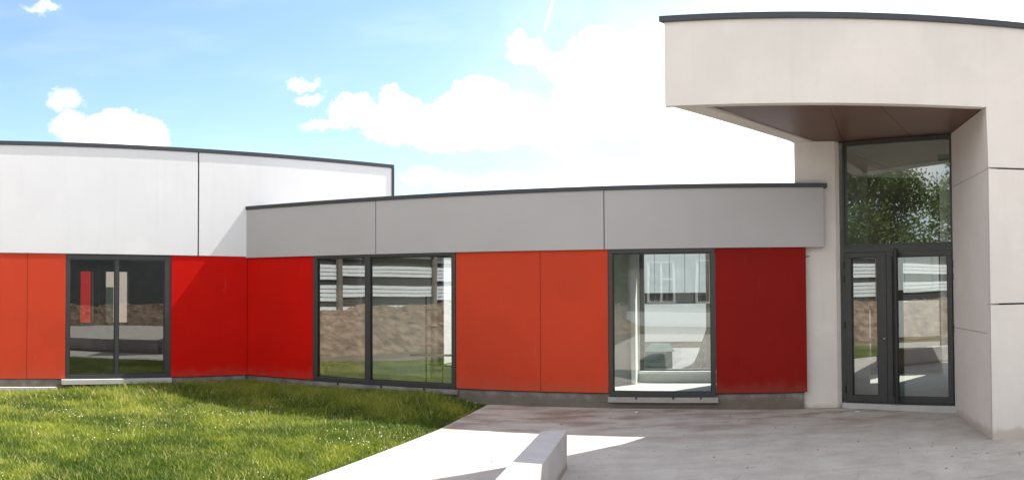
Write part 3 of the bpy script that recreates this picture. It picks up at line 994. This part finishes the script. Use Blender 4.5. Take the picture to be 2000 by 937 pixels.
SH = Pl((-16.0, -15.0), 92)
shed = empty('clad_shed', SH.at(9, 0, -2), 'long shed in pale horizontal profiled cladding mirrored in the wide window', 'shed')
SH.bx('shed_wall', 'backing', shed, 0, 24, -.1, 3.25, -3.0, -.05)
zz = .55; k = 0
while zz < 3.2:
    if k % 5 == 3:
        zz += .20
    else:
        for a, b in ((0, 7.6), (7.75, 13.4), (13.55, 18.2), (18.35, 24)):
            if k % 5 == 4 and a in (7.75,):
                continue
            SH.bx('cladding_board', 'clad', shed, a, b, zz, zz + .135, -.045, 0 + .01 * (k % 2))
        zz += .16
    k += 1
for s_ in (7.67, 13.47, 18.27):
    SH.bx('post', 'inwall2', shed, s_ - .10, s_ + .10, -.1, 3.3, .03, .2)
SH.bx('roof', 'cap', shed, -.2, 24.2, 3.26, 3.36, -3.2, .25)

RH = Pl((-9.5, -14.0), 8)
rh = empty('site_house', RH.at(6, 0, -2), 'grey green rendered house with white framed windows mirrored in the tall window', 'house')
RH_o = Pl(RH.at(14, 0, 0)[:2], 188)   # outward side faces the forecourt
RH_o.bx('house_wall', 'olive', rh, 0, 14, .62, 3.6, -4, 0)
RH_o.bx('house_base', 'whitepaint', rh, -.05, 14.05, -.1, .6, -4, .08)
RH_o.bx('roof', 'roof', rh, -.3, 14.3, 3.62, 3.8, -4.3, .35)
for i in range(5):
    a = 1.0 + i * 2.6
    mb = MB(); RH_o.ring(mb, a, a + 1.5, 1.0, 3.0, .09, .001, .07); RH_o.box(mb, a + .70, a + .79, 1.09, 2.91, .005, .06); RH_o.box(mb, a + .09, a + .70, 2.1, 2.18, .005, .06)
    w = mb.build('window', 'whitepaint', rh)
    obj('pane', [RH_o.at(a + .09, 1.09, .012), RH_o.at(a + 1.41, 1.09, .012), RH_o.at(a + 1.41, 2.91, .012), RH_o.at(a + .09, 2.91, .012)], [(0, 1, 2, 3)], 'glass_dark', w)

# storage shed at the back right (dark in the left window's reflection)
DS = Pl((8.5, -15.0), 205)
DSo = Pl((22, -8.0), 180 + 30)
ds = empty('grey_hall', (17, -12, 0), 'large dull grey hall mirrored in the left window', 'building')
DSo.bx('hall_wall', 'olive', ds, 0, 16, -.1, 6.2, -6, 0)
DSo.bx('roof', 'roof', ds, -.2, 16.2, 6.22, 6.4, -6.2, .2)


def make_tree(x, y, h, r_, label, seed, base=1.5, n=40000):
    rg = np.random.default_rng(seed)
    t = empty('broadleaf_tree', (x, y, -.1), label, 'tree', 'trees behind the forecourt')
    mb = MB()
    def limb(a, b, ra, rb, k=7):
        a, b = Vector(a), Vector(b); d = (b - a).normalized(); X = d.orthogonal().normalized(); Y = d.cross(X)
        v = [c + (X * math.cos(2 * math.pi * i / k) + Y * math.sin(2 * math.pi * i / k)) * q for c, q in ((a, ra), (b, rb)) for i in range(k)]
        mb.add(v, [(i, (i + 1) % k, k + (i + 1) % k, k + i) for i in range(k)])
    limb((x, y, -.15), (x + .1, y, h * .5), .2, .13); limb((x + .1, y, h * .5), (x, y + .1, h * .85), .13, .04)
    cl = []
    for i in range(38):
        th = rg.uniform(0, 6.28); q = rg.uniform(.2, .85) * r_; z = rg.uniform(base, h - .5)
        prof = math.sin(math.pi * min(.97, max(.12, (z - base) / (h - base) * .9 + .08))) ** .6
        c = (x + q * math.cos(th) * prof, y + q * math.sin(th) * prof, z)
        cl.append(c)
        limb((x + .05, y, max(1.2, z - 1.2 - q * .4)), c, .06, .015, 5)
    mb.build('trunk', 'bark', t)
    C = np.array(cl)[rg.integers(0, len(cl), n)]
    d = rg.normal(0, 1, (n, 3)); d /= np.linalg.norm(d, axis=1)[:, None]
    rad = rg.uniform(.25, 1, n) ** .5 * rg.uniform(.6, 1.25, n) * (r_ * .36)
    p = C + d * rad[:, None] * np.array([1, 1, .75])
    a = rg.normal(0, 1, (n, 3)); a /= np.linalg.norm(a, axis=1)[:, None]
    b = np.cross(a, rg.normal(0, 1, (n, 3))); b /= np.linalg.norm(b, axis=1)[:, None]
    sz = rg.uniform(.06, .11, n)[:, None]
    V = np.stack([p - a * sz, p - b * sz * .6, p + a * sz, p + b * sz * .6], 1)
    V -= np.array([x, y, -.1])
    tone = np.clip(.5 + rg.normal(0, .25, n), 0, 1)
    o = quads_mesh('crown', V, 4, 'leaf', tone, 1)
    o.parent = t
    return t


make_tree(-20.5, -3.0, 10.5, 4.4, 'large green broadleaf tree mirrored above the entrance doors, nearest the grey shed end', 31)
make_tree(-21, 4.4, 9.5, 4.2, 'round green broadleaf tree mirrored at the left of the high door glass', 32)
make_tree(-20, -10.4, 9.5, 4.0, 'bushy green broadleaf tree mirrored at the right of the high door glass', 33)
make_tree(-12, -20, 7.5, 3.0, 'green broadleaf tree rising behind the grey green house', 34)
make_tree(10, -17, 8.5, 3.3, 'green broadleaf tree at the end of the dull grey hall', 35)

# ------------------------------------------------------------------ seen through the rear windows
bb = empty('utility_cabinet', (2.95, 15.3, 0), 'dark green utility cabinet seen through the tall window', 'cabinet')
mb = MB(); mb.prism([(2.68, 15.2), (3.22, 15.05), (3.3, 15.45), (2.76, 15.6)], -.1, .36); mb.build('cabinet_body', 'greenbox', bb, bevel=.01)
mb = MB(); mb.add([(2.64, 15.17, .362), (3.26, 15.0, .362), (3.34, 15.48, .362), (2.72, 15.65, .362), (2.84, 15.30, .50), (3.2, 15.2, .50), (3.24, 15.4, .50), (2.88, 15.5, .50)],
               [(0, 1, 5, 4), (1, 2, 6, 5), (2, 3, 7, 6), (3, 0, 4, 7), (4, 5, 6, 7), (3, 2, 1, 0)])
mb.build('cabinet_lid', 'greenbox', bb)
rp = MB(); rp.prism([(-2, 14.6), (12, 12.0), (14, 19), (0, 22)], -.11, -.03)
structure(rp.build('rear_paving', 'yard'))
YW = Pl((-4, 27), -14)
yb = empty('yard_building', (3, 26, 0), 'pale building with white vertical cladding seen through the tall window', 'building')
YW.bx('base_wall', 'whitepaint', yb, 0, 20, -.1, 1.15, -5, .1)
YW.bx('dark_band', 'backing', yb, 0, 20, 1.16, 1.5, -5, 0)
for i in range(40):
    YW.bx('cladding_sheet', 'clad', yb, i * .5, i * .5 + .49, 1.52, 4.2, -.06, .02 + .02 * (i % 2))
YW.bx('core_wall', 'backing', yb, 0, 20, 1.52, 4.2, -5, -.07)
YW.bx('roof', 'cap', yb, -.1, 20.1, 4.22, 4.35, -5.1, .1)
CW = Pl((-17.5, 23.0), 50)
cy = empty('courtyard_wing', CW.at(5, 0, -1), 'sunlit beige and red courtyard wing seen through the left window', 'building')
CW.bx('wall_panel', 'beige', cy, 3.02, 12, -.1, 4.2, -2, 0)
CW.bx('red_panel', 'red', cy, 2.2, 2.86, -.1, 4.2, -2, 0)
CW.bx('wall_panel', 'beige', cy, -4, 2.18, -.1, 4.2, -2, 0)
CW.bx('dark_door', 'greenbox', cy, 3.3, 3.80, -.1, 1.75, .001, .03)
CW.bx('roof', 'cap', cy, -4.1, 12.1, 4.22, 4.3, -2, .05)

YD = Pl((-3.4, 15.8), 50)  # made-up white wall, angled into the sun so the view behind the glass brightens
yd = empty('added_bright_wall', YD.at(3, 0, 0), 'white wall added to catch sun and brighten the right end of the wide window', 'wall')
YD.bx('wall_slab', 'white', yd, 0, 6.5, -.1, 2.5, -.2, 0)
YD.bx('coping', 'cap', yd, -.03, 6.53, 2.501, 2.56, -.23, .03)
